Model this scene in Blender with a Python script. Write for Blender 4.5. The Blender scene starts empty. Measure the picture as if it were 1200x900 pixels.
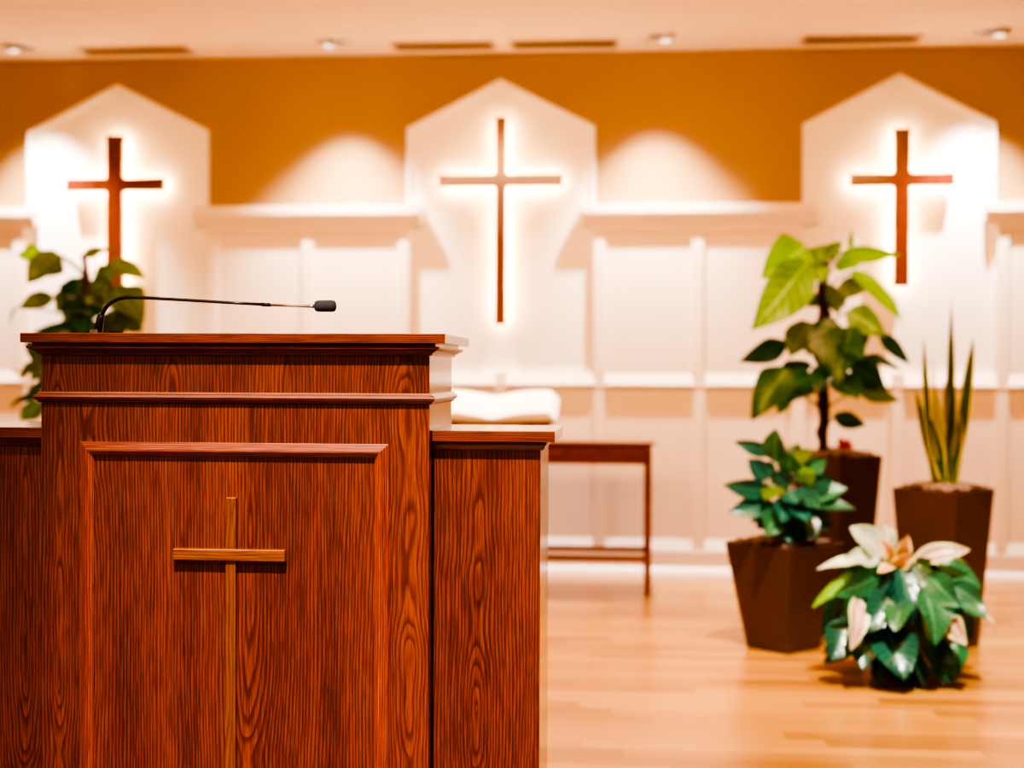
import bpy, bmesh, math, random
from mathutils import Vector, Matrix
rnd = random.Random(11)
C = bpy.context.scene.collection
SC = bpy.context.scene
PI = math.pi

LEAVES_A = [
 ((0.746,6.318,1.650),(0.542,6.250,1.510),0.201,1,-0.32), ((0.748,6.279,1.576),(0.492,6.180,1.279),0.213,9,-0.48),
 ((0.842,6.377,1.601),(0.739,6.358,1.635),0.091,9,-0.41), ((0.832,6.305,1.601),(0.892,6.227,1.666),0.073,9,-0.12),
 ((0.919,6.428,1.629),(1.176,6.450,1.627),0.075,1,0.50), ((0.954,6.466,1.656),(0.968,6.520,1.740),0.032,9,0.32),
 ((0.872,6.339,1.574),(0.977,6.289,1.568),0.067,1,0.04), ((0.949,6.345,1.545),(1.159,6.300,1.319),0.088,1,-0.27),
 ((0.845,6.328,1.485),(0.875,6.269,1.341),0.085,2,-0.47), ((0.895,6.337,1.485),(0.995,6.286,1.450),0.091,2,0.51),
 ((0.924,6.290,1.371),(1.073,6.200,1.257),0.122,9,0.39), ((1.091,6.467,1.276),(1.232,6.523,1.138),0.063,0,0.36),
 ((0.996,6.333,1.174),(1.148,6.277,1.111),0.051,0,-0.23), ((0.832,6.290,1.341),(0.819,6.200,1.060),0.152,0,0.15),
 ((0.930,6.252,1.299),(0.846,6.130,1.032),0.152,3,0.28), ((0.757,6.345,1.326),(0.677,6.300,1.164),0.140,2,0.43),
 ((0.678,6.484,1.233),(0.473,6.552,1.148),0.103,0,-0.50), ((0.796,6.423,1.322),(0.770,6.442,1.172),0.085,2,0.21),
 ((0.659,6.290,1.117),(0.501,6.200,0.895),0.158,3,0.01), ((0.780,6.329,1.088),(0.655,6.271,1.029),0.103,3,-0.03),
 ((0.778,6.310,1.029),(0.544,6.236,0.941),0.103,0,0.52), ((0.966,6.480,1.137),(1.132,6.546,1.022),0.134,0,0.06),
 ((0.876,6.263,1.089),(0.945,6.150,0.986),0.146,3,-0.24), ((1.003,6.490,1.016),(1.195,6.564,0.973),0.073,2,0.09),
 ((0.896,6.484,0.906),(1.044,6.553,0.862),0.075,0,0.42), ((0.804,6.455,1.607),(0.726,6.500,1.538),0.097,3,0.01),
 ((0.940,6.482,1.415),(0.817,6.550,1.419),0.073,2,-0.10), ((0.918,6.482,1.234),(1.024,6.550,1.138),0.109,0,0.12),
 ((0.658,6.510,1.099),(0.813,6.600,1.137),0.085,0,-0.08), ((0.817,6.455,1.450),(0.769,6.500,1.398),0.073,2,-0.41),
 ((0.905,6.235,1.240),(0.954,6.100,1.152),0.115,3,-0.23), ((0.832,6.279,1.135),(0.785,6.180,1.019),0.103,3,0.38),
 ((0.686,6.428,1.021),(0.635,6.450,0.912),0.073,3,-0.55), ((1.008,6.455,1.294),(0.968,6.500,1.186),0.097,0,-0.54),
 ((0.799,6.318,1.561),(0.808,6.250,1.486),0.085,9,0.15), ((0.959,6.455,1.510),(0.919,6.500,1.416),0.073,1,-0.26)]
LEAVES_E = [
 ((-2.633,6.318,1.631),(-2.755,6.250,1.489),0.122,2,0.04), ((-2.746,6.394,1.646),(-2.863,6.388,1.624),0.067,1,-0.19),
 ((-2.595,6.509,1.629),(-2.470,6.599,1.678),0.058,2,-0.37), ((-2.411,6.381,1.598),(-2.233,6.365,1.512),0.084,2,-0.36),
 ((-2.588,6.429,1.530),(-2.583,6.453,1.392),0.134,0,-0.27), ((-2.498,6.368,1.496),(-2.378,6.342,1.472),0.096,2,0.30),
 ((-2.678,6.361,1.434),(-2.830,6.328,1.380),0.079,2,0.07), ((-2.649,6.489,1.450),(-2.748,6.562,1.381),0.084,2,-0.48),
 ((-2.388,6.345,1.485),(-2.225,6.300,1.314),0.160,2,-0.53), ((-2.514,6.340,1.393),(-2.508,6.292,1.262),0.173,0,0.32),
 ((-2.459,6.425,1.358),(-2.371,6.446,1.259),0.160,2,-0.32), ((-2.563,6.363,1.290),(-2.767,6.332,1.271),0.056,0,-0.39),
 ((-2.751,6.391,1.224),(-2.792,6.384,1.145),0.090,0,-0.55), ((-2.760,6.443,1.132),(-2.897,6.479,1.055),0.082,2,0.48),
 ((-2.784,6.500,0.985),(-2.981,6.582,0.918),0.041,0,0.28), ((-2.785,6.501,0.938),(-2.935,6.584,0.860),0.072,2,-0.58),
 ((-2.844,6.354,1.394),(-2.861,6.316,1.301),0.020,2,0.56), ((-2.520,6.461,1.259),(-2.415,6.510,1.167),0.141,0,-0.11),
 ((-2.645,6.498,1.233),(-2.761,6.577,1.099),0.141,2,0.14), ((-2.565,6.470,1.153),(-2.546,6.527,0.992),0.141,0,-0.25),
 ((-2.443,6.332,1.048),(-2.302,6.277,0.997),0.115,2,-0.07), ((-2.516,6.345,1.348),(-2.618,6.300,1.385),0.122,0,-0.44),
 ((-2.548,6.428,1.298),(-2.694,6.450,1.312),0.115,2,-0.14), ((-2.498,6.455,1.525),(-2.412,6.500,1.594),0.077,2,0.55),
 ((-2.527,6.373,1.441),(-2.437,6.350,1.348),0.141,2,-0.20), ((-2.402,6.400,1.350),(-2.267,6.400,1.278),0.128,2,-0.59),
 ((-2.532,6.455,1.312),(-2.439,6.500,1.234),0.154,1,-0.55), ((-2.580,6.455,1.458),(-2.667,6.500,1.354),0.115,0,-0.40),
 ((-2.385,6.428,1.470),(-2.325,6.450,1.352),0.115,1,0.34), ((-2.660,6.400,1.614),(-2.742,6.400,1.535),0.102,2,-0.16),
 ((-2.578,6.400,1.245),(-2.673,6.400,1.165),0.128,0,-0.25), ((-2.701,6.400,1.165),(-2.796,6.400,1.046),0.090,2,-0.48),
 ((-2.714,6.400,1.046),(-2.823,6.400,0.966),0.077,0,0.58)]
LEAVES_C = [
 ((0.543,5.687,0.778),(0.392,5.677,0.828),0.055,0,-0.35), ((0.548,5.627,0.748),(0.544,5.568,0.884),0.096,3,-0.53),
 ((0.517,5.645,0.680),(0.440,5.601,0.762),0.082,0,0.21), ((0.531,5.618,0.636),(0.342,5.550,0.665),0.075,0,-0.42),
 ((0.538,5.624,0.588),(0.363,5.562,0.552),0.082,0,-0.01), ((0.558,5.590,0.565),(0.501,5.500,0.475),0.096,3,-0.30),
 ((0.610,5.782,0.712),(0.665,5.849,0.812),0.089,0,-0.45), ((0.636,5.705,0.677),(0.756,5.709,0.759),0.089,3,0.33),
 ((0.660,5.685,0.645),(0.784,5.673,0.687),0.082,0,0.59), ((0.678,5.696,0.604),(0.834,5.693,0.646),0.082,3,-0.31),
 ((0.677,5.685,0.578),(0.871,5.673,0.564),0.062,3,-0.56), ((0.611,5.687,0.644),(0.539,5.676,0.708),0.089,0,-0.30),
 ((0.595,5.764,0.730),(0.559,5.817,0.812),0.075,0,0.40), ((0.628,5.700,0.734),(0.701,5.700,0.796),0.075,2,-0.56),
 ((0.601,5.601,0.707),(0.592,5.520,0.795),0.082,3,-0.29), ((0.633,5.590,0.626),(0.703,5.500,0.595),0.089,0,-0.31),
 ((0.584,5.590,0.609),(0.559,5.500,0.528),0.089,0,-0.35), ((0.616,5.579,0.593),(0.653,5.480,0.532),0.082,0,-0.32),
 ((0.568,5.761,0.696),(0.501,5.811,0.723),0.068,0,-0.43), ((0.647,5.626,0.689),(0.695,5.565,0.721),0.075,1,0.51),
 ((0.600,5.590,0.642),(0.623,5.500,0.601),0.096,0,0.08), ((0.570,5.618,0.656),(0.499,5.550,0.611),0.089,2,0.59),
 ((0.669,5.755,0.544),(0.793,5.800,0.517),0.068,0,-0.12), ((0.638,5.782,0.678),(0.696,5.850,0.743),0.082,0,0.48),
 ((0.569,5.766,0.576),(0.472,5.820,0.493),0.068,0,0.18), ((0.702,5.755,0.629),(0.826,5.800,0.576),0.075,0,0.35),
 ((0.596,5.634,0.538),(0.519,5.580,0.466),0.103,0,0.29), ((0.614,5.618,0.537),(0.597,5.550,0.444),0.103,0,-0.01),
 ((0.639,5.634,0.539),(0.705,5.580,0.462),0.103,0,-0.49), ((0.589,5.700,0.548),(0.483,5.700,0.486),0.089,0,-0.35),
 ((0.656,5.700,0.556),(0.779,5.700,0.490),0.089,0,0.45), ((0.610,5.673,0.551),(0.552,5.650,0.438),0.096,0,0.48),
 ((0.633,5.673,0.551),(0.671,5.650,0.440),0.096,0,0.51), ((0.617,5.744,0.561),(0.605,5.780,0.438),0.116,0,-0.20),
 ((0.641,5.744,0.578),(0.706,5.780,0.466),0.109,0,0.19)]
LEAVES_D = [
 ((0.897,5.223,0.445),(0.776,5.200,0.546),0.105,4,0.36), ((0.878,5.195,0.434),(0.751,5.150,0.443),0.072,4,0.17),
 ((0.926,5.277,0.454),(0.912,5.300,0.550),0.062,4,0.38), ((0.924,5.184,0.422),(0.870,5.130,0.516),0.046,5,0.03),
 ((0.945,5.195,0.420),(0.969,5.150,0.525),0.056,5,0.19), ((0.921,5.168,0.404),(0.979,5.100,0.462),0.056,5,0.22),
 ((0.998,5.223,0.423),(1.197,5.200,0.470),0.072,6,-0.28), ((1.052,5.277,0.446),(1.206,5.300,0.406),0.062,6,0.51),
 ((0.921,5.140,0.413),(0.850,5.050,0.401),0.040,5,0.55), ((0.893,5.140,0.398),(0.697,5.050,0.322),0.092,3,-0.51),
 ((0.845,5.223,0.415),(0.657,5.200,0.390),0.044,4,0.57), ((0.869,5.223,0.377),(0.644,5.200,0.254),0.066,1,0.55),
 ((0.940,5.112,0.346),(0.795,5.000,0.196),0.115,0,0.20), ((0.931,5.168,0.376),(0.765,5.100,0.349),0.080,3,-0.55),
 ((0.945,5.085,0.307),(0.889,4.950,0.217),0.092,3,0.48), ((1.016,5.074,0.348),(1.022,4.930,0.177),0.125,3,-0.45),
 ((1.033,5.112,0.390),(1.118,5.000,0.296),0.105,3,0.56), ((1.126,5.195,0.346),(1.238,5.150,0.278),0.082,3,0.20),
 ((1.144,5.168,0.293),(1.235,5.100,0.234),0.072,3,-0.53), ((1.094,5.250,0.406),(1.249,5.250,0.325),0.092,3,-0.40),
 ((0.776,5.140,0.223),(0.692,5.050,0.090),0.125,0,0.16), ((0.887,5.074,0.208),(0.922,4.930,0.058),0.145,0,0.08),
 ((0.824,5.112,0.190),(0.788,5.000,0.074),0.110,0,0.30), ((1.098,5.085,0.248),(1.128,4.950,0.175),0.072,6,0.51),
 ((0.786,5.085,0.318),(0.744,4.950,0.149),0.072,6,-0.34), ((1.257,5.250,0.242),(1.298,5.250,0.155),0.022,6,-0.60),
 ((1.143,5.140,0.149),(1.110,5.050,0.036),0.092,3,0.51), ((1.084,5.195,0.152),(1.099,5.150,0.074),0.080,0,-0.58),
 ((0.787,5.250,0.293),(0.701,5.250,0.134),0.100,0,0.45), ((0.865,5.250,0.255),(0.788,5.250,0.155),0.110,0,-0.46),
 ((1.037,5.250,0.297),(1.115,5.250,0.181),0.110,0,0.37), ((1.126,5.305,0.290),(1.243,5.350,0.126),0.100,0,0.34),
 ((0.965,5.277,0.370),(0.873,5.300,0.247),0.100,0,0.45), ((0.999,5.250,0.385),(1.057,5.250,0.258),0.100,0,0.06),
 ((0.913,5.195,0.304),(1.000,5.150,0.216),0.100,0,0.45), ((1.041,5.168,0.214),(1.019,5.100,0.092),0.100,0,-0.36),
 ((0.861,5.168,0.152),(0.888,5.100,0.060),0.090,0,0.21), ((1.086,5.305,0.398),(1.134,5.350,0.443),0.060,1,-0.20),
 ((1.007,5.195,0.412),(1.054,5.150,0.438),0.050,2,0.47), ((0.800,5.332,0.240),(0.731,5.400,0.086),0.080,0,0.33),
 ((0.990,5.305,0.387),(0.939,5.350,0.460),0.060,2,-0.03)]
LEAVES_B = [
 ((1.214,5.877,0.653),(1.137,5.900,1.038),0.038,7,0.03), ((1.194,5.833,0.656),(1.152,5.820,1.255),0.033,7,-0.57),
 ((1.224,5.883,0.652),(1.207,5.910,1.168),0.018,8,-0.56), ((1.232,5.822,0.657),(1.191,5.800,1.048),0.058,8,0.11),
 ((1.237,5.817,0.658),(1.171,5.790,0.930),0.062,7,-0.01), ((1.253,5.861,0.654),(1.269,5.870,1.399),0.044,7,0.44),
 ((1.252,5.822,0.657),(1.265,5.800,1.092),0.051,7,0.13), ((1.260,5.877,0.653),(1.306,5.900,0.949),0.040,8,-0.43),
 ((1.286,5.850,0.656),(1.355,5.850,1.246),0.053,7,-0.16), ((1.269,5.822,0.658),(1.294,5.800,0.941),0.049,7,0.32),
 ((1.274,5.894,0.652),(1.261,5.930,1.069),0.033,7,0.03)]


# ------------------------------------------------------------------ node helpers
class N:
    def __init__(self, name):
        self.m = bpy.data.materials.new(name); self.m.use_nodes = True
        self.t = self.m.node_tree; self.t.nodes.clear()
        self.out = self.t.nodes.new('ShaderNodeOutputMaterial')
        self.b = self.t.nodes.new('ShaderNodeBsdfPrincipled')
        self.t.links.new(self.b.outputs[0], self.out.inputs[0])
    def put(self, sock, v):
        if isinstance(v, bpy.types.NodeSocket): self.t.links.new(v, sock)
        elif isinstance(v, (tuple, list)) and len(v) == 3 and sock.type == 'RGBA': sock.default_value = (*v, 1)
        else: sock.default_value = v
    def set(self, **k):
        for a, v in k.items(): self.put(self.b.inputs[a.replace('_', ' ')], v)
        return self
    def math(self, op, a, b=0.0, c=0.0, clamp=False):
        n = self.t.nodes.new('ShaderNodeMath'); n.operation = op; n.use_clamp = clamp
        for i, v in enumerate((a, b, c)): self.put(n.inputs[i], v)
        return n.outputs[0]
    def pos(self):
        s = self.t.nodes.new('ShaderNodeNewGeometry')
        x = self.t.nodes.new('ShaderNodeSeparateXYZ'); self.t.links.new(s.outputs['Position'], x.inputs[0])
        return x.outputs[0], x.outputs[1], x.outputs[2]
    def xyz(self, a, b, c):
        n = self.t.nodes.new('ShaderNodeCombineXYZ')
        for i, v in enumerate((a, b, c)): self.put(n.inputs[i], v)
        return n.outputs[0]
    def noise(self, vec, scale=1.0, detail=2.0, rough=.5):
        n = self.t.nodes.new('ShaderNodeTexNoise'); self.put(n.inputs['Vector'], vec)
        n.inputs['Scale'].default_value = scale; n.inputs['Detail'].default_value = detail; n.inputs['Roughness'].default_value = rough
        return n.outputs[0]
    def white(self, v):
        n = self.t.nodes.new('ShaderNodeTexWhiteNoise'); n.noise_dimensions = '1D'; self.put(n.inputs['W'], v); return n.outputs[0]
    def ramp(self, f, stops, interp='LINEAR'):
        n = self.t.nodes.new('ShaderNodeValToRGB'); self.put(n.inputs[0], f); cr = n.color_ramp; cr.interpolation = interp
        while len(cr.elements) < len(stops): cr.elements.new(.5)
        for e, (p, c) in zip(cr.elements, stops):
            e.position = p; e.color = (*c, 1) if len(c) == 3 else c
        return n.outputs[0]
    def mix(self, f, a, b, mode='MIX'):
        n = self.t.nodes.new('ShaderNodeMix'); n.data_type = 'RGBA'; n.blend_type = mode
        self.put(n.inputs[0], f); self.put(n.inputs[6], a); self.put(n.inputs[7], b); return n.outputs[2]
    def bump(self, h, strength=.2, dist=.002):
        n = self.t.nodes.new('ShaderNodeBump'); self.put(n.inputs['Height'], h)
        n.inputs['Strength'].default_value = strength; n.inputs['Distance'].default_value = dist
        self.put(self.b.inputs['Normal'], n.outputs[0]); return self
    def uv(self):
        n = self.t.nodes.new('ShaderNodeUVMap'); n.uv_map = 'UVMap'
        x = self.t.nodes.new('ShaderNodeSeparateXYZ'); self.t.links.new(n.outputs[0], x.inputs[0]); return x.outputs[0], x.outputs[1]
    def attr(self, name):
        n = self.t.nodes.new('ShaderNodeAttribute'); n.attribute_name = name; return n.outputs['Color']

def plain(name, col, rough=.5, metal=0., var=.06, scale=6., **k):
    n = N(name); p = n.pos(); v = n.noise(n.xyz(*p), scale, 3)
    c = n.mix(v, tuple(min(1, x*(1-var)) for x in col), tuple(min(1, x*(1+var)) for x in col))
    n.set(Base_Color=c, Roughness=rough, Metallic=metal, **k); return n.m

def oak(name, axis='z', centre=-.8, half=.17, seed=0., tone=1.0, slope=.05, z0=.6, ring_w=.0066, dark=(.020, .0022, .0010), mid=(.115, .0165, .0050), light=(.30, .064, .015), coat=1., rough=.5):
    """flat sawn stained oak: growth rings round an axis nearly in the face give cathedral arches"""
    n = N(name); x, y, z = n.pos()
    ge = n.t.nodes.new('ShaderNodeNewGeometry'); sx = n.t.nodes.new('ShaderNodeSeparateXYZ'); n.t.links.new(ge.outputs['True Normal'], sx.inputs[0])
    if axis == 'z':      # side faces run their grain pattern across y
        g = n.math('GREATER_THAN', n.math('ABSOLUTE', sx.outputs[0]), .7)
        x = n.math('ADD', n.math('MULTIPLY', x, n.math('SUBTRACT', 1., g)), n.math('MULTIPLY', n.math('SUBTRACT', y, 3.8), g))
    else:                # top faces run theirs across y
        g = n.math('GREATER_THAN', n.math('ABSOLUTE', sx.outputs[2]), .7)
        z = n.math('ADD', n.math('MULTIPLY', z, n.math('SUBTRACT', 1., g)), n.math('MULTIPLY', n.math('SUBTRACT', y, 2.), g))
    along, u, d = {'z': (z, x, y), 'x': (x, z, y)}[axis]
    uu = n.math('PINGPONG', n.math('ADD', n.math('SUBTRACT', u, centre), 20*half), half)
    idx = n.math('FLOOR', n.math('DIVIDE', n.math('ADD', n.math('SUBTRACT', u, centre), half), 2*half))
    al = n.math('SUBTRACT', along, z0)
    wob = n.math('SUBTRACT', n.noise(n.xyz(n.math('MULTIPLY', u, 3.), n.math('ADD', idx, seed), n.math('MULTIPLY', along, 2.6)), 1., 2), .5)
    dd = n.math('ADD', n.math('ADD', n.math('MULTIPLY', al, slope), n.math('MULTIPLY', wob, .09)), n.math('MULTIPLY', n.math('SUBTRACT', n.white(n.math('ADD', idx, seed)), .5), .05))
    r = n.math('SQRT', n.math('ADD', n.math('MULTIPLY', uu, uu), n.math('MULTIPLY', dd, dd)))
    fine = n.math('SUBTRACT', n.noise(n.xyz(n.math('MULTIPLY', u, 60.), n.math('MULTIPLY', d, 60.), n.math('MULTIPLY', along, 3.)), 1., 2), .5)
    med = n.math('SUBTRACT', n.noise(n.xyz(n.math('MULTIPLY', u, 16.), seed, n.math('MULTIPLY', along, 1.3)), 1., 2), .5)
    rr = n.math('ADD', n.math('ADD', n.math('DIVIDE', r, ring_w), n.math('MULTIPLY', fine, .8)), n.math('MULTIPLY', med, 3.2))
    saw = n.math('FRACT', rr)
    ring = n.ramp(saw, [(0., (0, 0, 0)), (.16, (.18,)*3), (.42, (.8,)*3), (.85, (1,)*3), (1., (0, 0, 0))])
    fib = n.noise(n.xyz(n.math('MULTIPLY', u, 420.), n.math('MULTIPLY', d, 420.), n.math('MULTIPLY', along, 14.)), 1., 3, .6)
    pore = n.ramp(fib, [(.36, (0, 0, 0)), (.6, (1,)*3)])
    big = n.noise(n.xyz(n.math('MULTIPLY', u, 13.), seed, n.math('MULTIPLY', along, .7)), 1., 3)
    fac = n.math('MULTIPLY', n.math('ADD', n.math('MULTIPLY', ring, .50), .35), n.math('ADD', n.math('MULTIPLY', pore, .5), .55), clamp=True)
    fac = n.math('ADD', fac, n.math('MULTIPLY', n.math('SUBTRACT', big, .5), .7), clamp=True)
    t = lambda c: tuple(q*tone for q in c)
    col = n.ramp(fac, [(0., t(dark)), (.45, t(mid)), (1., t(light))])
    n.set(Base_Color=col, Roughness=rough, Coat_Weight=coat, Coat_Roughness=.12, Specular_IOR_Level=.3)
    n.bump(fac, .12, .001)
    return n.m

def floor_mat():
    n = N('oak_strip_floor'); x, y, z = n.pos()
    row = n.math('FLOOR', n.math('DIVIDE', y, .083))
    off = n.math('MULTIPLY', n.white(row), 3.)
    idx = n.math('FLOOR', n.math('DIVIDE', n.math('ADD', x, off), 1.15))
    rid = n.white(n.math('ADD', n.math('MULTIPLY', row, 17.3), idx))
    g = n.noise(n.xyz(n.math('MULTIPLY', x, 2.2), n.math('MULTIPLY', y, 70.), rid), 1., 4, .6)
    c = n.ramp(n.math('ADD', n.math('MULTIPLY', rid, .6), n.math('MULTIPLY', g, .4)), [(.1, (.27, .105, .014)), (.5, (.40, .175, .028)), (.95, (.52, .26, .055))])
    fy = n.math('FRACT', n.math('DIVIDE', y, .083))
    gap = n.math('LESS_THAN', fy, .035)
    c = n.mix(n.math('MULTIPLY', gap, .45), c, (.2, .07, .02))
    n.set(Base_Color=c, Roughness=n.math('ADD', n.math('MULTIPLY', g, .12), .24), Coat_Weight=.25, Coat_Roughness=.2)
    n.bump(g, .05, .001); return n.m

def leaf_mat(name, base, vein, margin=None, mw=.1, trans=.3, rough=.3, streak=0.):
    n = N(name); u, v = n.uv()
    a = n.math('ABSOLUTE', n.math('SUBTRACT', n.math('MULTIPLY', u, 2.), 1.))
    tint = n.attr('tint')
    p = n.pos(); nz = n.noise(n.xyz(*p), 22., 3)
    b = n.mix(n.math('MULTIPLY', nz, .8), base, tuple(q*.45 for q in base))
    st = n.math('SINE', n.math('MULTIPLY', n.math('SUBTRACT', v, n.math('MULTIPLY', a, .22)), 48.))
    b = n.mix(n.math('MULTIPLY', n.math('MAXIMUM', n.math('SUBTRACT', st, .5), 0.), .5), b, vein)
    b = n.mix(n.math('LESS_THAN', a, .05), b, vein)
    if streak: b = n.mix(n.ramp(n.noise(n.xyz(n.math('MULTIPLY', a, 5.), n.math('MULTIPLY', v, 3.), nz), 1., 4), [(.42, (0, 0, 0)), (.62, (streak,)*3)]), b, vein)
    if margin: b = n.mix(n.math('GREATER_THAN', n.math('ADD', a, n.math('MULTIPLY', n.math('SUBTRACT', nz, .5), .25)), 1-mw), b, margin)
    b = n.mix(1., b, tint, 'MULTIPLY')
    n.set(Base_Color=b, Roughness=rough, Specular_IOR_Level=.45)
    n.bump(st, .10, .003)
    tr = n.t.nodes.new('ShaderNodeBsdfTranslucent'); n.put(tr.inputs[0], n.mix(1., b, (1.6, 1.9, .8), 'MULTIPLY'))
    mx = n.t.nodes.new('ShaderNodeMixShader'); mx.inputs[0].default_value = trans
    n.t.links.new(n.b.outputs[0], mx.inputs[1]); n.t.links.new(tr.outputs[0], mx.inputs[2]); n.t.links.new(mx.outputs[0], n.out.inputs[0])
    return n.m

def emit(name, col, s):
    n = N(name); n.set(Base_Color=col, Emission_Color=col, Emission_Strength=s); return n.m

# ------------------------------------------------------------------ mesh helpers
class MB:
    def __init__(self): self.v = []; self.f = []; self.mi = []; self.uv = {}; self.tint = {}
    def add(self, vs, fs, mi=0):
        o = len(self.v); self.v += [tuple(p) for p in vs]
        for q in fs: self.f.append(tuple(i+o for i in q)); self.mi.append(mi)
        return o
    def box(self, x0, x1, y0, y1, z0, z1, mi=0):
        self.add([(x0,y0,z0),(x1,y0,z0),(x1,y1,z0),(x0,y1,z0),(x0,y0,z1),(x1,y0,z1),(x1,y1,z1),(x0,y1,z1)],
                 [(0,3,2,1),(4,5,6,7),(0,1,5,4),(1,2,6,5),(2,3,7,6),(3,0,4,7)], mi); return self
    def prism(self, pts, axis, a, b, mi=0):
        """polygon pts extruded along an axis; axis 'x': pts=(y,z), 'y': pts=(x,z), 'z': pts=(x,y)"""
        mk = {'x': lambda p, t: (t, p[0], p[1]), 'y': lambda p, t: (p[0], t, p[1]), 'z': lambda p, t: (p[0], p[1], t)}[axis]
        n = len(pts)
        self.add([mk(p, a) for p in pts]+[mk(p, b) for p in pts],
                 [tuple(range(n))[::-1], tuple(range(n, 2*n))]+[(i, (i+1) % n, n+(i+1) % n, n+i) for i in range(n)], mi); return self
    def rect_sweep(self, x0, x1, y0, y1, prof):
        """moulding round a rectangular body, prof = closed list of (out, z)"""
        n = len(prof); vs = []
        for o, z in prof: vs += [(x0-o,y0-o,z),(x1+o,y0-o,z),(x1+o,y1+o,z),(x0-o,y1+o,z)]
        fs = [(i*4+k, i*4+(k+1) % 4, ((i+1) % n)*4+(k+1) % 4, ((i+1) % n)*4+k) for i in range(n) for k in range(4)]
        self.add(vs, fs); return self
    def frame_sweep(self, x0, x1, z0, z1, yf, prof):
        """mitred frame on a face at y=yf, prof = closed list of (inset, out)"""
        n = len(prof); vs = []
        for i, o in prof: vs += [(x0+i,yf-o,z0+i),(x1-i,yf-o,z0+i),(x1-i,yf-o,z1-i),(x0+i,yf-o,z1-i)]
        fs = [(i*4+k, i*4+(k+1) % 4, ((i+1) % n)*4+(k+1) % 4, ((i+1) % n)*4+k) for i in range(n) for k in range(4)]
        self.add(vs, fs); return self
    def tube(self, pts, rad, seg=10, mi=0):
        pts = [Vector(p) for p in pts]; n = len(pts); rings = []; vs = []
        up = Vector((0.31, .2, .93))
        for i, p in enumerate(pts):
            t = (pts[min(i+1, n-1)]-pts[max(i-1, 0)]).normalized()
            a = t.cross(up); a = a.normalized() if a.length > 1e-4 else Vector((1, 0, 0)); b = t.cross(a)
            r = rad[i] if isinstance(rad, (list, tuple)) else rad
            for k in range(seg):
                w = 2*PI*k/seg; vs.append(p+a*(r*math.cos(w))+b*(r*math.sin(w)))
        fs = [(i*seg+k, i*seg+(k+1) % seg, (i+1)*seg+(k+1) % seg, (i+1)*seg+k) for i in range(n-1) for k in range(seg)]
        fs += [tuple(range(seg))[::-1], tuple(range((n-1)*seg, n*seg))]
        self.add(vs, fs, mi); return self
    def lathe(self, c, prof, seg=24, mi=0, cap=True):
        vs = []; n = len(prof)
        for r, z in prof:
            for k in range(seg): vs.append((c[0]+r*math.cos(2*PI*k/seg), c[1]+r*math.sin(2*PI*k/seg), c[2]+z))
        fs = [(i*seg+k, i*seg+(k+1) % seg, (i+1)*seg+(k+1) % seg, (i+1)*seg+k) for i in range(n-1) for k in range(seg)]
        if cap: fs += [tuple(range(seg))[::-1], tuple(range((n-1)*seg, n*seg))]
        self.add(vs, fs, mi); return self
    def leaf(self, b, t, w, mi, roll=0., bend=.18, fold=.22, shape='ovate', tint=(1, 1, 1), nl=9, view=Vector((0, -1, .35)), wave=.04):
        b = Vector(b); t = Vector(t); d = t-b; L = d.length; d.normalize()
        s = d.cross(view); s = s.normalized() if s.length > 1e-3 else Vector((1, 0, 0))
        s = Matrix.Rotation(roll, 3, d) @ s; nn = s.cross(d)
        if nn.dot(view) < 0: nn = -nn
        cols = (-1., -.55, 0., .55, 1.)
        prof = {'heart': lambda q: (min(1, (q/.26))**.5)*(1-max(0, (q-.26)/.74)**1.7) if q > 0 else .3,
                'ovate': lambda q: max(0.03, math.sin(PI*min(1, q**.8))**.85) if 0 < q < 1 else .03,
                'lance': lambda q: max(.02, (.34+.66*min(1, q*2.2))*(1-max(0, (q-.35)/.65)**3.0))}[shape]
        o = len(self.v); ph = rnd.uniform(0, 6)
        for i in range(nl+1):
            q = i/nl
            hw = w*.5*max(.02, prof(q))
            p = b+d*(L*q)+nn*(bend*L*(math.sin(PI*q)))
            for c in cols:
                self.v.append(tuple(p+s*(hw*c)+nn*(-fold*hw*(1-abs(c))+wave*w*math.sin(ph+q*9+c*2)*abs(c))))
        m = len(cols)
        for i in range(nl):
            for k in range(m-1):
                q = (o+i*m+k, o+i*m+k+1, o+(i+1)*m+k+1, o+(i+1)*m+k)
                fi = len(self.f); self.f.append(q); self.mi.append(mi)
                self.uv[fi] = [((k)/(m-1), i/nl), ((k+1)/(m-1), i/nl), ((k+1)/(m-1), (i+1)/nl), (k/(m-1), (i+1)/nl)]
                self.tint[fi] = tint
        return self

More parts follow.
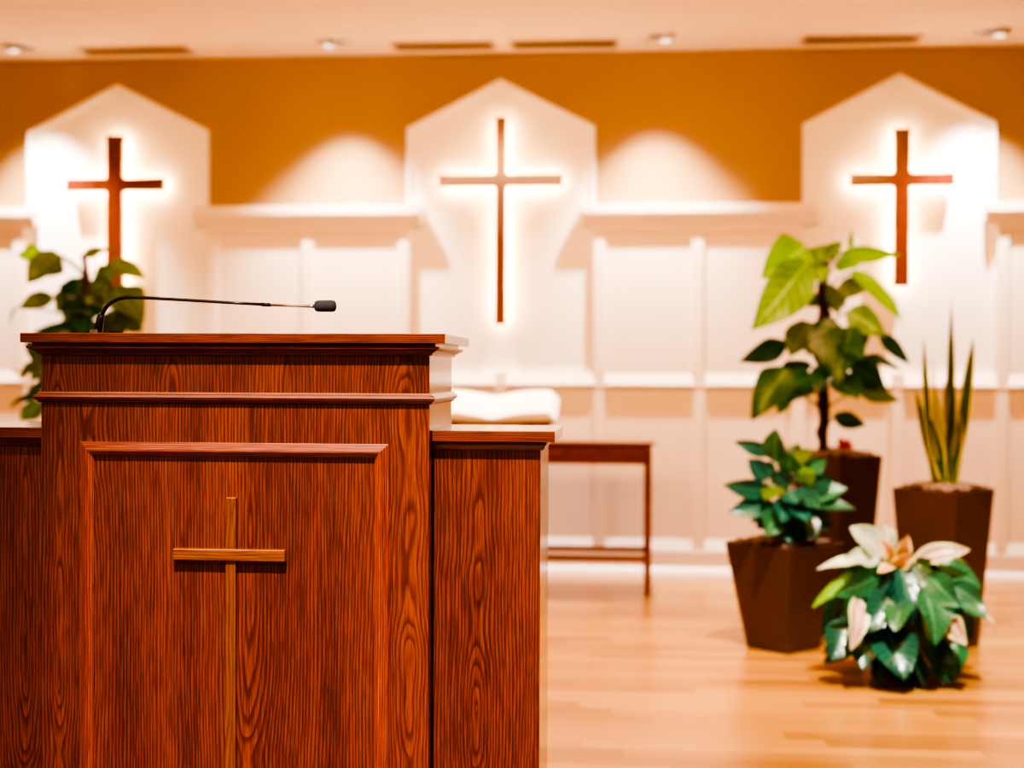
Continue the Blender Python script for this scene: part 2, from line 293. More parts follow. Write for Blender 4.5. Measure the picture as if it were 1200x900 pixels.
def obj(name, mb, mat, parent=None, bevel=0., smooth=False, seg=2, sub=0):
    me = bpy.data.meshes.new(name)
    off = Vector(parent['base']) if parent is not None and 'base' in parent else Vector((0, 0, 0))
    me.from_pydata([tuple(Vector(v)-off) for v in mb.v], [], mb.f)
    mats = mat if isinstance(mat, (list, tuple)) else [mat]
    for m in mats: me.materials.append(m)
    me.polygons.foreach_set('material_index', mb.mi)
    if mb.uv:
        me.update()
        me.uv_layers.new(name='UVMap'); me.color_attributes.new('tint', 'FLOAT_COLOR', 'CORNER')
        uvs = []; cols = []
        for fi, f in enumerate(mb.f):
            for j in range(len(f)):
                uvs += mb.uv[fi][j] if fi in mb.uv else (0., 0.); cols += (*mb.tint.get(fi, (1, 1, 1)), 1.)
        me.uv_layers['UVMap'].data.foreach_set('uv', uvs)
        me.color_attributes['tint'].data.foreach_set('color', cols)
    me.update()
    bm = bmesh.new(); bm.from_mesh(me)
    if not mb.uv: bmesh.ops.recalc_face_normals(bm, faces=bm.faces)
    bm.to_mesh(me); bm.free()
    if smooth: me.polygons.foreach_set('use_smooth', [True]*len(me.polygons))
    o = bpy.data.objects.new(name, me); C.objects.link(o)
    if parent is not None: o.parent = parent
    if bevel:
        b = o.modifiers.new('bevel', 'BEVEL'); b.width = bevel; b.segments = seg; b.limit_method = 'ANGLE'; b.angle_limit = .6
    if sub:
        b = o.modifiers.new('sub', 'SUBSURF'); b.levels = sub; b.render_levels = sub
    # sub-parts are given in world coordinates too
    o['base'] = off
    return o
BASED = []
def child(name, mb, mat, parent, **k):
    """a sub-part of a part (parts sit at their thing's origin)"""
    return obj(name, mb, mat, parent, **k)
def thing(name, loc, label, cat, group=None):
    o = bpy.data.objects.new(name, None); C.objects.link(o); o.location = loc; o.empty_display_size = .1
    o['base'] = loc; o['label'] = label; o['category'] = cat
    if group: o['group'] = group
    return o
def struct(name, mb, mat, parent=None, **k):
    o = obj(name, mb, mat, parent, **k)
    if parent is None: o['kind'] = 'structure'
    return o

# ------------------------------------------------------------------ materials
M_white = plain('cream_panel_paint', (.80, .69, .60), .45, var=.02)
M_gable = plain('white_panel_paint', (.80, .74, .70), .5, var=.02)
M_must = plain('mustard_wall_paint', (.36, .215, .082), .7, var=.05, scale=3)
M_ceil = plain('cream_ceiling_paint', (.92, .77, .55), .8, var=.02)
M_floor = floor_mat()
M_dark = plain('recess_shade', (.02, .012, .008), .8)  # near-black on flat sheets, painted shade of the vent and light recesses
M_slat = plain('vent_slat_metal', (.34, .23, .15), .5)
M_vent = plain('vent_metal', (.62, .45, .32), .5)
M_ring = plain('satin_light_trim', (.78, .74, .70), .3, .6)
M_bulb = emit('bulb_glow', (1., .92, .82), 1.2)
M_black = plain('black_microphone_metal', (.012, .012, .014), .28, var=.2)
M_foam = plain('charcoal_foam', (.035, .036, .046), .95, var=.4, scale=500)
M_steel = plain('microphone_steel', (.35, .38, .36), .25, .9)
M_led = emit('warm_light_strip', (1., .66, .30), 30.)
M_xwood = oak('cross_wood', 'z', 1.4, .05, 3., 1.0, dark=(.10, .016, .004), mid=(.17, .03, .007), light=(.23, .045, .010), rough=.4)
M_table = oak('dark_mahogany', 'x', .7, .08, 5., 1., rough=.4)
M_panel = oak('oak_centre_panel', 'z', -.775, .17, 1., 1.0, z0=.62)
M_stileL = oak('oak_left_stile', 'z', -1.176, .06, 8., .95, slope=.03)
M_stileR = oak('oak_right_stile', 'z', -.448, .06, 13., 1.05, slope=.03)
M_wing = oak('oak_wing_panel', 'z', -.318, .17, 21., 1.05, slope=.075, z0=.30)
M_wingL = oak('oak_left_wing_panel', 'z', -1.27, .15, 24., .95, slope=.05, z0=.75)
M_frieze = oak('oak_frieze', 'z', -.70, .12, 31., .85, slope=.12, z0=1.0)
M_side = oak('oak_side', 'z', -.81, .13, 44., 1.0, slope=.08)
M_trimx = oak('oak_moulding', 'x', .5, 1., 51., 1.0, slope=.01, z0=-.8, ring_w=.0042)
M_trimlt = oak('oak_frame_moulding', 'x', .5, 1., 57., 1.3, slope=.01, z0=-.8, ring_w=.0042)
M_trimz = oak('oak_upright_highlight', 'z', -.2, 2., 61., 1.95, slope=.01, ring_w=.0042)  # brighter copy of the oak: the frame uprights' highlight is in the colour
M_crossz = oak('front_cross_upright', 'z', -.84, .03, 71., .85, slope=.01, dark=(.05, .011, .003), mid=(.19, .05, .011), light=(.36, .11, .025))
M_crossx = oak('front_cross_arm', 'x', .74, .03, 73., 1., slope=.01, dark=(.05, .011, .003), mid=(.19, .05, .011), light=(.36, .11, .025))
M_page = plain('book_pages', (.86, .80, .70), .8, var=.05, scale=60)
M_cover = plain('leather_cover', (.16, .045, .016), .5, var=.2, scale=80)
M_pot = plain('brown_planter_resin', (.066, .025, .016), .42, var=.12, scale=20)
M_soil = plain('dry_moss_soil', (.16, .09, .055), .95, var=.7, scale=60)
M_moss = plain('bark_moss_pole', (.05, .022, .012), .95, var=.7, scale=70)
M_stem = plain('green_petiole', (.10, .12, .03), .5, var=.4, scale=30)
M_red = plain('red_flower_petals', (.35, .01, .02), .5, var=.3, scale=40)
LM = [leaf_mat('dark_green_leaf', (.014, .085, .055), (.05, .17, .10), trans=.12, rough=.26),
      leaf_mat('backlit_lime_leaf', (.22, .50, .02), (.32, .6, .06), trans=.5, rough=.35),  # lime tone paints the glow of leaves lit from behind
      leaf_mat('olive_leaf', (.09, .15, .012), (.15, .22, .03), trans=.3, rough=.35),
      leaf_mat('glossy_green_leaf', (.03, .145, .062), (.11, .29, .15), trans=.2, rough=.33),
      leaf_mat('pale_leaf', (.40, .52, .36), (.70, .55, .50), (.42, .58, .36), .14, trans=.2, rough=.4, streak=.8),
      leaf_mat('cream_orange_bract', (.70, .26, .10), (.80, .52, .2), (.85, .76, .48), .42, trans=.25, rough=.4),
      leaf_mat('variegated_leaf', (.36, .13, .11), (.62, .46, .34), (.56, .58, .34), .36, trans=.2, rough=.4, streak=.9),
      leaf_mat('snake_plant_blade', (.035, .085, .03), (.07, .13, .04), (.62, .54, .06), .30, trans=.1, rough=.35),
      leaf_mat('yellow_blade', (.55, .50, .07), (.25, .30, .04), (.62, .56, .10), .2, trans=.2, rough=.35),
      leaf_mat('light_green_leaf', (.20, .42, .10), (.4, .6, .25), trans=.35, rough=.25)]

# ------------------------------------------------------------------ the room
XL, XR, YW, ZC = -6.2, 5.2, 7.86, 2.86
struct('floor', MB().box(XL, XR, -2.5, YW+.1, -.1, 0), M_floor)
struct('ceiling', MB().box(XL, XR, 4.2, YW+.1, ZC, ZC+.1), M_ceil)
struct('wall_back', MB().box(XL, XR, YW, YW+.1, 0, ZC), M_must)

struct('wall_left', MB().box(XL-.1, XL, 4.2, YW, 0, ZC), M_must)
struct('wall_right', MB().box(XR, XR+.1, 4.2, YW, 0, ZC), M_must)

# lower panelling, running the whole width
YF, YS = 7.800, 7.785            # field face and stile face
stiles = [-5.62, -5.09, -4.55, -4.02, -3.42, -2.90, -2.36, -1.815, -1.275, -.735, -.19, .35, .885, 1.41, 1.955, 2.50, 3.03, 3.57, 4.11, 4.65]
low = struct('trim_1', MB().box(XL, XR, YF, YW, .06, 1.05), M_white)
mb = MB()
for s in stiles: mb.box(s-.033, s+.033, YS, YF, .13, 1.0195)
struct('stile', mb, M_white, low, bevel=.003)
mb = MB().box(XL, XR, YS-.004, YF, 1.02, 1.035)
edges = [XL]+stiles+[XR]
for a, b in zip(edges[:-1], edges[1:]):
    a2, b2 = a+.033, b-.033
    mb.prism([(YS-.014, 1.03), (YS-.006, 1.02), (YW, 1.02), (YW, 1.092), (YF, 1.092)], 'x', a2, b2)
for s in stiles: mb.box(s-.033, s+.033, YS-.002, YW, 1.02, 1.092)
struct('chair_rail', mb, M_white, low)
mb = MB()
for a, b in zip(edges[:-1], edges[1:]):
    mb.prism([(YS-.012, .128), (YF+.002, .128), (YF+.002, .196)], 'x', a+.033, b-.033)
struct('panel_sill', mb, M_white, low)
bb = struct('baseboard_back', MB().box(XL, XR, YS-.012, YF, .03, .128), M_white, bevel=.003)
struct('shoe_moulding', MB().prism([(YS-.04, 0), (YS, 0), (YS, .04), (YS-.012, .04), (YS-.032, .022)], 'x', XL, XR), M_white, bb)

# upper panelling units between the gabled panels, each with a cap ledge
units = [(-4.62, -3.447), (-2.39, -1.245), (-.225, .905), (1.925, 3.10)]
for i, (a, b) in enumerate(units):
    u = struct('trim_%d' % (i+2), MB().box(a, b, YF, YW, 1.03, 1.93), M_white)
    c = .5*(a+b); mb = MB()
    for s0, s1 in ((a, a+.062), (c-.033, c+.033), (b-.062, b)): mb.box(s0, s1, YS, YF+.005, 1.0925, 1.8615)
    struct('stile', mb, M_white, u, bevel=.004)
    struct('top_rail', MB().box(a, b, YS, YF+.005, 1.862, 1.93), M_white, u, bevel=.004)
    cm = MB(); prof = [(7.742, 2.012), (7.742, 1.962), (7.752, 1.955), (7.768, 1.93), (7.776, 1.905), (YF, 1.905), (YW, 1.95), (YW, 2.012)]
    cm.prism(prof, 'x', a-.07, b+.07)
    struct('cap_moulding', cm, M_white, u, bevel=.003)

# gabled white panels behind the crosses
GAB = [(-2.92, .525), (-.745, .523), (1.413, .511)]
for i, (c, h) in enumerate(GAB):
    y0 = 7.836; zs, zt = 2.45, 2.716
    p = struct('trim_%d' % (i+6), MB().prism([(c-h, 1.03), (c+h, 1.03), (c+h, zs), (c, zt), (c-h, zs)], 'y', y0, YW), M_gable)
    w = .034; k = w*math.sqrt(1+((zt-zs)/h)**2); yo = y0-.014
    mb = MB()
    for s in (-1, 1):
        mb.prism([(c, zt), (c+s*h, zs), (c+s*h, zs-k), (c, zt-k)], 'y', yo, y0)
        mb.prism([(c+s*h, zs-k), (c+s*h, 1.09), (c+s*(h-.022), 1.09), (c+s*(h-.022), zs-k+.022*(zt-zs)/h)], 'y', yo, y0)
    struct('edge_moulding', mb, M_gable, p, bevel=.003)

# ceiling diffusers: slats run front to back
vents = [(-2.74, .29, 'left', 'long slotted air vent in the ceiling above the left gabled panel'),
         (-1.035, .262, '', 'slotted air vent in the ceiling, left one of the pair above the centre cross'),
         (-.385, .272, '', 'slotted air vent in the ceiling, right one of the pair above the centre cross'),
         (1.175, .29, '', 'long slotted air vent in the ceiling above the right gabled panel')]
for x, h, _, lab in vents:
    yv0, yv1 = 7.55, 7.70
    t = thing('ceiling_vent', (x, .5*(yv0+yv1), ZC), lab, 'air vent', 'ceiling air vents')
    z = ZC-.001
    obj('backing', MB().box(x-h, x+h, yv0, yv1, z-.001, z), M_dark, t)
    f = MB()
    f.box(x-h-.02, x+h+.02, yv0-.018, yv0, z-.011, z); f.box(x-h-.02, x+h+.02, yv1, yv1+.018, z-.011, z)
    f.box(x-h-.02, x-h, yv0, yv1, z-.011, z); f.box(x+h, x+h+.02, yv0, yv1, z-.011, z)
    obj('frame', f, M_vent, t, bevel=.002)
    s = MB(); n = 24
    for q in range(n):
        xx = x-h+(q+.5)*2*h/n; s.box(xx-.003, xx+.003, yv0, yv1, z-.010, z)
    obj('slats', s, M_slat, t)

# recessed spotlights in front of the wall
lights = [(-3.34, 'recessed ceiling spotlight at the far left, before the left cross'),
          (-1.60, 'recessed ceiling spotlight between the left and centre crosses'),
          (.117, 'recessed ceiling spotlight between the centre and right crosses'),
          (1.815, 'recessed ceiling spotlight at the far right, beside the right cross')]
YL = 7.49
for x, lab in lights:
    t = thing('recessed_light', (x, YL, ZC), lab, 'ceiling light', 'recessed ceiling spotlights')
    r = MB(); r.lathe((x, YL, ZC), [(.090, 0), (.092, -.008), (.080, -.016), (.066, -.012), (.060, -.001)], 28, cap=False)
    obj('trim_ring', r, M_ring, t, smooth=True)
    obj('housing', MB().lathe((x, YL, ZC), [(.066, -.0012), (.0, -.001)], 28, cap=False), M_dark, t)
    # tilted lamp cup showing below the trim
    g = MB(); g.lathe((x+(.035 if x > 0 else -.035), YL, ZC), [(.018, -.001), (.030, -.014), (.038, -.030), (.034, -.030), (.026, -.016)], 20, cap=False)
    obj('reflector', g, M_ring, t, smooth=True)
    obj('bulb', MB().lathe((x+(.035 if x > 0 else -.035), YL, ZC), [(.004, -.004), (.026, -.018), (.030, -.027), (.0, -.031)], 18), M_bulb, t, smooth=True)

# backlit wall crosses
def cross(cx, xl, xr, zt, zb, sw, za, zab, lab):
    yf, yb = 7.746, 7.790
    t = thing('wall_cross', (cx, 7.79, .5*(zt+zb)), lab, 'cross', 'backlit wooden wall crosses')
    s = sw/2; fl = .012
    def fil(cx_, cz_, a0, a1): return [(cx_+fl*math.cos(a0+(a1-a0)*i/4), cz_+fl*math.sin(a0+(a1-a0)*i/4)) for i in range(5)]
    pts = [(cx-s, zb), (cx+s, zb)]
    pts += fil(cx+s+fl, zab-fl, PI, PI/2)+[(xr, zab), (xr, za)]+fil(cx+s+fl, za+fl, -PI/2, -PI)
    pts += [(cx+s, zt), (cx-s, zt)]+fil(cx-s-fl, za+fl, 0, -PI/2)+[(xl, za), (xl, zab)]+fil(cx-s-fl, zab-fl, PI/2, 0)
    obj('cross_face', MB().prism(pts, 'y', yf, yb), M_xwood, t)
    m = MB(); i = .012
    m.box(cx-s+i, cx+s-i, yb, yb+.014, zb+i, zt-i); m.box(xl+i, cx-s+i, yb, yb+.014, zab+i, za-i); m.box(cx+s-i, xr-i, yb, yb+.014, zab+i, za-i)
    obj('light_strip', m, M_led, t)
    for zz in (zb+.08, za-.04, zt-.08): obj('standoff', MB().box(cx-.012, cx+.012, yb+.014, 7.8355, zz-.012, zz+.012), M_ring, t)
cross(-2.906, -3.188, -2.624, 2.413, 1.56, .098, 2.174, 2.098, 'backlit wooden cross on the left gabled panel, behind the leaves of a plant')
cross(-.735, -1.080, -.393, 2.493, 1.353, .064, 2.179, 2.109, 'large slender backlit wooden cross on the centre gabled panel')
cross(1.416, 1.141, 1.694, 2.406, 1.561, .087, 2.170, 2.096, 'backlit wooden cross on the right gabled panel, above the snake plant')

# ------------------------------------------------------------------ pulpit
t = thing('pulpit', (-.812, 3.0, 0), 'red-brown stained oak pulpit with side wings and a thin cross on its front', 'pulpit')
bx0, bx1, by0, by1 = -1.214, -.410, 2.828, 3.175
body = obj('body', MB().box(bx0, bx1, by0+.004, by1, .02, 1.155), M_side, t)
FY = by0
obj('left_stile', MB().box(bx0, -1.134, FY, by0+.006, .02, 1.040), M_stileL, t)
obj('right_stile', MB().box(-.487, bx1, FY, by0+.006, .02, 1.040), M_stileR, t)
obj('front_panel', MB().box(-1.1335, -.4875, FY, by0+.006, .02, 1.040), M_panel, t)
obj('frieze', MB().box(bx0, bx1, FY, by0+.006, 1.0405, 1.155), M_frieze, t)
obj('top_slab', MB().box(bx0-.033, bx1+.035, 2.798, 3.205, 1.155, 1.1745), M_trimx, t, bevel=.0015)
cor = MB().rect_sweep(bx0, bx1, by0, by1, [(-.01, 1.155), (.014, 1.155), (.014, 1.149), (.0235, 1.1485), (.0225, 1.144), (.014, 1.140), (.008, 1.136), (.006, 1.131), (-.01, 1.131)])
obj('cornice_moulding', cor, M_trimx, t)
band = MB().rect_sweep(bx0, bx1, by0, by1, [(-.01, 1.055), (.005, 1.055), (.006, 1.0515), (.0115, 1.049), (.013, 1.0445), (.011, 1.040), (.006, 1.0365), (.005, 1.033), (-.01, 1.033)])
obj('band_moulding', band, M_trimx, t)
fp = [(0, -.002), (0, .002), (.003, .0035), (.015, .0135), (.018, .0140), (.0255, .006), (.028, .003), (.028, -.002)]
fx0, fx1, fz0, fz1 = -1.130, -.492, .10, .953
fm = MB(); n = len(fp)
for k, mi in ((0, 0), (1, 1), (2, 0), (3, 1)):
    q = [(fx0, fz0), (fx1, fz0), (fx1, fz1), (fx0, fz1)]; sg = [(1, 1), (-1, 1), (-1, -1), (1, -1)]
    a, b = k, (k+1) % 4; vs = []
    for i_, o_ in fp:
        vs += [(q[a][0]+sg[a][0]*i_, FY-o_, q[a][1]+sg[a][1]*i_), (q[b][0]+sg[b][0]*i_, FY-o_, q[b][1]+sg[b][1]*i_)]
    fm.add(vs, [(2*i, 2*i+1, 2*((i+1) % n)+1, 2*((i+1) % n)) for i in range(n)], mi)
obj('panel_frame', fm, [M_trimlt, M_trimz], t)
cr = MB()
cr.box(-.8245, -.8025, FY-.011, FY+.001, .15, .843)
cr.box(-.932, -.700, FY-.017, FY+.001, .7145, .7385, 1)
obj('front_cross', cr, [M_crossz, M_crossx], t, bevel=.0025)
obj('plinth', MB().rect_sweep(bx0, bx1, by0, by1, [(-.01, 0), (.016, 0), (.016, .085), (.008, .098), (-.01, .10)]), M_trimx, t)
for s, wm in ((1, M_wing), (-1, M_wingL)):
    if s > 0: x0, x1 = bx1+.0005, -.1895
    else: x0, x1 = -1.4345, bx0-.0005
    wy0, wy1 = 2.880, 3.150
    w = obj('wing', MB().box(x0, x1, wy0, wy1, .0, .955), wm, t, bevel=.001)
    ex0, ex1 = (x0, x1+.030) if s > 0 else (x0-.030, x1)
    obj('wing_top', MB().box(ex0, ex1, wy0-.025, wy1+.03, .9575, .980), M_trimx, w, bevel=.0015)
    pr = [(-.006, .9575), (.013, .9575), (.013, .952), (.011, .950), (.008, .944), (.004, .9405), (-.006, .9405)]
    m = MB(); n = len(pr); vs = []
    for o_, z in pr:
        if s > 0: vs += [(x0, wy0-o_, z), (x1+o_, wy0-o_, z), (x1+o_, wy1+o_, z), (x0, wy1+o_, z)]
        else: vs += [(x1, wy0-o_, z), (x0-o_, wy0-o_, z), (x0-o_, wy1+o_, z), (x1, wy1+o_, z)]
    m.add(vs, [(i*4+k, i*4+k+1, ((i+1) % n)*4+k+1, ((i+1) % n)*4+k) for i in range(n) for k in range(3)])
    obj('wing_moulding', m, M_trimx, w)

# gooseneck microphone
mx = -1.152; my = 2.96
t = thing('gooseneck_microphone', (mx, my, 1.1745), 'thin black gooseneck microphone with a foam tip standing on the pulpit top', 'microphone')
dz = .0
P = [(-1.149, 1.172), (-1.1455, 1.196), (-1.137, 1.2225)]
obj('socket', MB().lathe((-1.150, my, 1.1745), [(.017, 0), (.017, .003), (.0125, .005), (.011, .012)], 20), M_steel, t, smooth=True)
obj('base', MB().tube([(-1.1475, my, 1.177), (-1.1435, my, 1.193), (-1.1395, my, 1.212), (-1.1365, my, 1.2185)], [.0098, .0095, .0085, .0062], 14), M_black, t, smooth=True)
path = [(-1.1365, 1.2170), (-1.1345, 1.2235), (-1.1295, 1.2315), (-1.122, 1.2395), (-1.1125, 1.2465), (-1.102, 1.2515), (-1.090, 1.2545), (-1.078, 1.2555), (-1.066, 1.2552), (-1.04, 1.2540), (-.95, 1.2490), (-.86, 1.2438), (-.775, 1.2392)]
nk = obj('gooseneck', MB().tube([(x, my, z) for x, z in path], [.0047]*3+[.0044]*5+[.0040, .0037, .0035, .0034, .0034], 12), M_black, t, smooth=True)
obj('stem_joint', MB().tube([(-.790, my, 1.2400), (-.770, my, 1.2388)], .0043, 12), M_black, t, smooth=True)
obj('upper_stem', MB().tube([(-.775, my, 1.2392), (-.730, my, 1.2372), (-.703, my, 1.2365), (-.684, my, 1.2364), (-.672, my, 1.2364)], [.0030, .0028, .0028, .0042, .0050], 12), M_steel, t, smooth=True)
ws = [(-.6745, .0062), (-.6735, .0095), (-.670, .0117), (-.664, .0124), (-.650, .0126), (-.636, .0124), (-.6315, .0112), (-.6295, .0085), (-.6285, .005)]
obj('windscreen', MB().tube([(x, my, 1.2364) for x, r in ws], [r for x, r in ws], 20), M_foam, t, smooth=True)

# ------------------------------------------------------------------ table, stand and open book
tx0, tx1, ty0, ty1 = -1.40, .085, 7.02, 7.44
t = thing('communion_table', (-.657, 7.23, 0), 'dark reddish wood table with slim legs and a low stretcher behind the pulpit', 'table')
obj('table_top', MB().box(tx0-.022, tx1+.024, ty0-.02, ty1+.02, .742, .757), M_table, t, bevel=.004)
a = MB(); a.box(tx0+.004, tx1-.004, ty0+.004, ty0+.024, .645, .742); a.box(tx0+.004, tx1-.004, ty1-.024, ty1-.004, .645, .742)
a.box(tx0+.004, tx0+.024, ty0+.024, ty1-.024, .645, .742); a.box(tx1-.024, tx1-.004, ty0+.024, ty1-.024, .645, .742)
obj('apron', a, M_table, t)
for x in (tx0, tx1-.034):
    for y in (ty0, ty1-.034):
        m = MB(); q = .004
        m.add([(x+q,y+q,0),(x+.034-q,y+q,0),(x+.034-q,y+.034-q,0),(x+q,y+.034-q,0),(x,y,.10),(x+.034,y,.10),(x+.034,y+.034,.10),(x,y+.034,.10),(x,y,.742),(x+.034,y,.742),(x+.034,y+.034,.742),(x,y+.034,.742)],
              [(0,3,2,1),(8,9,10,11)]+[(b_+k, b_+(k+1) % 4, b_+4+(k+1) % 4, b_+4+k) for b_ in (0, 4) for k in range(4)])
        obj('leg', m, M_table, t, bevel=.002)
m = MB(); m.box(tx0+.03, tx1-.03, ty0+.004, ty0+.026, .164, .192); m.box(tx0+.03, tx1-.03, ty1-.026, ty1-.004, .164, .192)
for x in (tx0, tx1-.03): m.box(x+.006, x+.028, ty0+.03, ty1-.03, .164, .192)
obj('stretcher', m, M_table, t, bevel=.002)
bx, by = -.714, 7.19
t = thing('book_stand', (bx, by, .757), 'low brown wooden book stand on the dark table, under the open book', 'book stand')
TI = math.radians(25); ct, st = math.cos(TI), math.sin(TI)
def tilt(x, l, h, oy=7.08, oz=.845):      # l along the slope, h off the slope
    return (bx+x, oy+l*ct-h*st, oz+l*st+h*ct)
def tbox(mb, x0, x1, l0, l1, h0, h1):
    mb.add([tilt(*p) for p in ((x0,l0,h0),(x1,l0,h0),(x1,l1,h0),(x0,l1,h0),(x0,l0,h1),(x1,l0,h1),(x1,l1,h1),(x0,l1,h1))],
           [(0,3,2,1),(4,5,6,7),(0,1,5,4),(1,2,6,5),(2,3,7,6),(3,0,4,7)])
m = MB(); tbox(m, -.30, .30, -.005, .27, -.014, -.002); obj('rest', m, M_table, t, bevel=.002)
m = MB(); tbox(m, -.30, .30, -.022, -.005, -.014, .004); obj('lip', m, M_table, t, bevel=.002)
for x in (-.2, .2): obj('bracket', MB().prism([(7.10, .757), (7.31, .757), (7.31, .930), (7.10, .836)], 'x', bx+x-.01, bx+x+.01), M_table, t)
t = thing('open_book', (bx, 7.2, .86), 'large thick open book with white pages on the stand beyond the pulpit wing', 'book')
def page(side):
    top = []
    W = .315
    for i in range(15):
        q = i/14; x = q*W
        top.append((side*x, .022+.045*math.sin(min(1, q/.85)*PI*.5)-.010*q if q < .9 else .057-.030*((q-.9)/.1)**2))
    bot = [(side*(.315+.012), .012), (side*.2, .010), (side*.08, .004), (0, .003)]
    prof = top+bot; n = len(prof); m = MB(); L = (0, .25)
    m.add([tilt(x, L[0], h) for x, h in prof]+[tilt(x, L[1], h) for x, h in prof],
          [tuple(range(n)), tuple(range(n, 2*n))[::-1]]+[(i, (i+1) % n, n+(i+1) % n, n+i) for i in range(n)]); return m
for s in (-1, 1): obj('page_block', page(s), M_page, t)
m = MB(); tbox(m, -.335, .335, -.004, .258, -.001, .003); obj('cover', m, M_cover, t)

# ------------------------------------------------------------------ plants
def planter(root, c, rot, bot, top, h, soil_drop=-.004):
    m = MB(); th = .014
    def ring(s, z): return [(c[0]+s*math.cos(rot+PI/4+k*PI/2)*math.sqrt(.5), c[1]+s*math.sin(rot+PI/4+k*PI/2)*math.sqrt(.5), z) for k in range(4)]
    rings = [ring(bot, 0), ring(top, h), ring(top-2*th, h), ring(top-2*th-.02, h-.06)]
    vs = sum(rings, []); fs = [(0, 3, 2, 1), (12, 13, 14, 15)]
    for r in range(3): fs += [(r*4+k, r*4+(k+1) % 4, r*4+4+(k+1) % 4, r*4+4+k) for k in range(4)]
    m.add(vs, fs); p = obj('pot', m, M_pot, root, bevel=.004)
    g = MB(); n = 14; S = top-2*th-.006; R = random.Random(int(h*1000))
    vs = []
    for i in range(n+1):
        for j in range(n+1):
            u, v = (i/n-.5)*S, (j/n-.5)*S
            zz = h-soil_drop+.028*(1-max(abs(u), abs(v))*2/S)+R.uniform(-.008, .012)
            vs.append((c[0]+u*math.cos(rot)-v*math.sin(rot), c[1]+u*math.sin(rot)+v*math.cos(rot), zz))
    g.add(vs, [(i*(n+1)+j, (i+1)*(n+1)+j, (i+1)*(n+1)+j+1, i*(n+1)+j+1) for i in range(n) for j in range(n)])
    obj('soil', g, M_soil, p)
    return p
def foliage(root, L, shape, bend=.16, fold=.25, wave=.05, view=Vector((0, -1, .35)), sw=1.1):
    m = MB(); R = random.Random(len(L))
    for b, tp, w, k, roll in L:
        q = R.uniform(.8, 1.2); m.leaf(b, tp, w*sw, k, roll, bend, fold, shape, (q, q, q*R.uniform(.85, 1.1)), view=view, wave=wave)
    return obj('foliage', m, LM, root, smooth=True)
def petioles(root, L, axis_x, axis_y, z0, z1, drop=.10, r=.004):
    m = MB()
    for b, tp, w, k, roll in L:
        z = min(max(b[2]-drop, z0), z1); a = Vector((axis_x, axis_y, z)); e = Vector(b)
        mid = (a+e)/2+Vector((0, 0, .01+.05*(e-a).length)); m.tube([a, (a+mid)/2+Vector((0, 0, .01)), mid, e], [r*1.2, r, r, r*.7], 6)
    return obj('petioles', m, M_stem, root, smooth=True)
def pole(root, x, y, z0, z1, r):
    m = MB(); R = random.Random(5); n = 22
    pts = [(x+R.uniform(-.006, .006), y+R.uniform(-.006, .006), z0+(z1-z0)*i/n) for i in range(n+1)]
    m.tube(pts, [r*R.uniform(.75, 1.2)*(1 if i < n-3 else .7) for i in range(n+1)], 9)
    return obj('support_pole', m, M_moss, root, smooth=True)

t = thing('potted_plant', (.90, 6.45, 0), 'tall broad-leaved plant on a mossy pole in a tall brown planter under the right cross', 'plant')
planter(t, (.90, 6.45), .72, .19, .285, .735)
pole(t, .834, 6.41, .70, 1.665, .026)
petioles(t, LEAVES_A, .834, 6.41, .72, 1.62)
foliage(t, LEAVES_A, 'heart', .10, .3, .06)
m = MB()
for i in range(9):
    a = i*2*PI/9; c0 = Vector((.905+.012*math.cos(a*2), 6.29, .775+.01*math.sin(a*3))); d = Vector((math.cos(a)*.032, -.012, .02+abs(math.sin(a))*.02))
    m.leaf(c0, c0+d, .022, 0, rnd.uniform(-.5, .5), .2, .2, 'ovate')
obj('red_flower', m, M_red, t, smooth=True)

t = thing('potted_plant', (-2.55, 6.45, 0), 'tall dark broad-leaved plant on a pole at the far left behind the pulpit', 'plant')
planter(t, (-2.55, 6.45), .8, .19, .285, .735)
pole(t, -2.55, 6.43, .70, 1.64, .024)
petioles(t, LEAVES_E, -2.55, 6.43, .72, 1.6)
foliage(t, LEAVES_E, 'heart', .10, .3, .06, sw=1.3)

t = thing('potted_rubber_plant', (.597, 5.745, 0), 'small glossy dark-leaved plant in a low square brown planter, front left of the plants', 'plant')
planter(t, (.597, 5.745), .80, .205, .335, .425)
LC = LEAVES_C
m = MB()
for k in range(4):
    x = .60+.035*(k-1.5); m.tube([(.597+.02*(k-1.5), 5.74, .40), (x, 5.73, .55), (x+.02*(k-1.5), 5.70, .70+.05*(k % 2))], [.007, .006, .004], 7)
obj('stems', m, M_moss, t, smooth=True)
petioles(t, LC, .60, 5.72, .46, .74, .05, .003)
foliage(t, LC, 'ovate', .10, .3, .03)

t = thing('potted_snake_plant', (1.245, 5.873, 0), 'snake plant with yellow-edged upright blades in a tall brown planter, rightmost of the plants', 'plant')
planter(t, (1.245, 5.873), .80, .205, .290, .637)
foliage(t, LEAVES_B, 'lance', .02, .5, .06, sw=1.0)

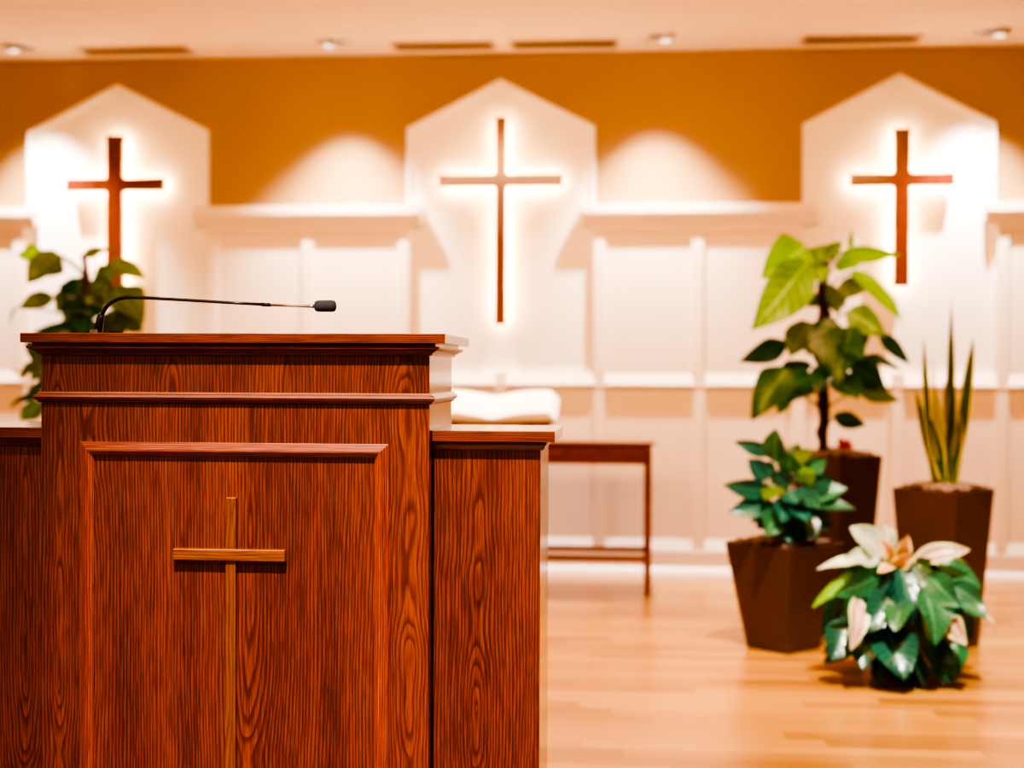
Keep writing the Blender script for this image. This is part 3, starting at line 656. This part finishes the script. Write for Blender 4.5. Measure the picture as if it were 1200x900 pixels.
t = thing('potted_bush', (.95, 5.25, 0), 'low leafy bush with pale pink and green drooping leaves standing on the floor', 'plant')
pt = obj('pot', MB().lathe((.95, 5.27, 0), [(.085, 0), (.11, .17), (.118, .17), (.118, .20), (.10, .20), (.098, .18)], 24), M_pot, t, smooth=True, bevel=.002)
obj('soil', MB().lathe((.95, 5.27, .18), [(.099, 0), (.06, .012), (.0, .018)], 20, cap=False), M_soil, pt)
R2 = random.Random(77)
for i in range(46):
    a = R2.uniform(0, 2*PI); h = R2.choice((.10, .16, .22, .28, .34)); rr = .275-.32*max(0, h-.2)+R2.uniform(-.03, .02)
    if math.sin(a) > .75 and h < .2: continue
    bs = (.95+.45*rr*math.cos(a), 5.27+.45*rr*math.sin(a), h+R2.uniform(.06, .10))
    tp = (.95+rr*math.cos(a), 5.27+rr*math.sin(a), max(.015, h-R2.uniform(.10, .16)))
    LEAVES_D.append((bs, tp, R2.uniform(.07, .105), R2.choice((0, 0, 0, 3, 3, 2)) if R2.random() < .9 else 6, R2.uniform(-.5, .5)))
LD = [((max(b[0], .3), b[1], max(b[2], .02)), (e[0], e[1], max(e[2], .012)), w, k, r) for b, e, w, k, r in LEAVES_D]
petioles(t, LD, .95, 5.27, .2, .42, .06, .004)
foliage(t, LD, 'ovate', .14, .3, .05)

# ------------------------------------------------------------------ light
def lamp(name, kind, loc, aim, power, col, **k):
    l = bpy.data.lights.new(name, kind); l.energy = power; l.color = col
    for a, v in k.items(): setattr(l, a, v)
    o = bpy.data.objects.new(name, l); C.objects.link(o); o.location = loc
    o.rotation_euler = (Vector(aim)-Vector(loc)).to_track_quat('-Z', 'Y').to_euler(); return o
WARM = (1., .92, .84)
for x, _ in lights:
    lamp('ceiling_spot', 'SPOT', (x, YL, ZC-.035), (x, YL+.10, 0), 300, WARM, spot_size=math.radians(82), spot_blend=.8, shadow_soft_size=.03)
lamp('nave_spot', 'SPOT', (-.60, .25, 4.9), (-.46, 2.8, .45), 2000, (1., .84, .68), spot_size=math.radians(25), spot_blend=1., shadow_soft_size=.06)
lamp('nave_spot', 'SPOT', (.9, 2.9, 4.6), (.95, 5.9, .5), 1700, (1., .92, .80), spot_size=math.radians(60), spot_blend=.8, shadow_soft_size=.08)
lamp('nave_spot', 'SPOT', (-2.6, 3.2, 4.6), (-2.4, 6.4, .8), 520, (1., .88, .76), spot_size=math.radians(50), spot_blend=.8, shadow_soft_size=.08)
lamp('nave_fill', 'AREA', (-1.6, -1.2, 3.4), (-.7, 2.8, .9), 42, (1., .62, .40), shape='RECTANGLE', size=3., size_y=1.5)
lamp('chancel_fill', 'AREA', (-.6, 4.6, 2.75), (-.6, 6.6, .2), 105, (1., .52, .17), shape='RECTANGLE', size=5., size_y=.5)
w = bpy.data.worlds.new('World'); SC.world = w; w.use_nodes = True
bg = w.node_tree.nodes['Background']; bg.inputs[0].default_value = (1., .46, .13, 1); bg.inputs[1].default_value = .27

# ------------------------------------------------------------------ camera
YAW, PITCH, ROLL = -.086, .0088, .0042
cam = bpy.data.cameras.new('Camera'); co = bpy.data.objects.new('Camera', cam); C.objects.link(co)
cam.sensor_width = 36; cam.lens = 1667*36/1200; cam.clip_start = .05
fw = Vector((math.sin(YAW)*math.cos(PITCH), math.cos(YAW)*math.cos(PITCH), -math.sin(PITCH)))
ri = Vector((math.cos(YAW), -math.sin(YAW), 0)); up = ri.cross(fw)
r2 = ri*math.cos(ROLL)+up*math.sin(ROLL); u2 = -ri*math.sin(ROLL)+up*math.cos(ROLL)
co.matrix_world = Matrix(((r2.x, u2.x, -fw.x, 0), (r2.y, u2.y, -fw.y, 0), (r2.z, u2.z, -fw.z, 1.1), (0, 0, 0, 1)))
cam.dof.use_dof = True; cam.dof.focus_distance = 2.85; cam.dof.aperture_fstop = 2.0
SC.camera = co
SC.view_settings.view_transform = 'AgX'
SC.view_settings.look = 'AgX - Very High Contrast'
SC.view_settings.exposure = 0.5
for o in C.objects:
    if 'base' in o: del o['base']
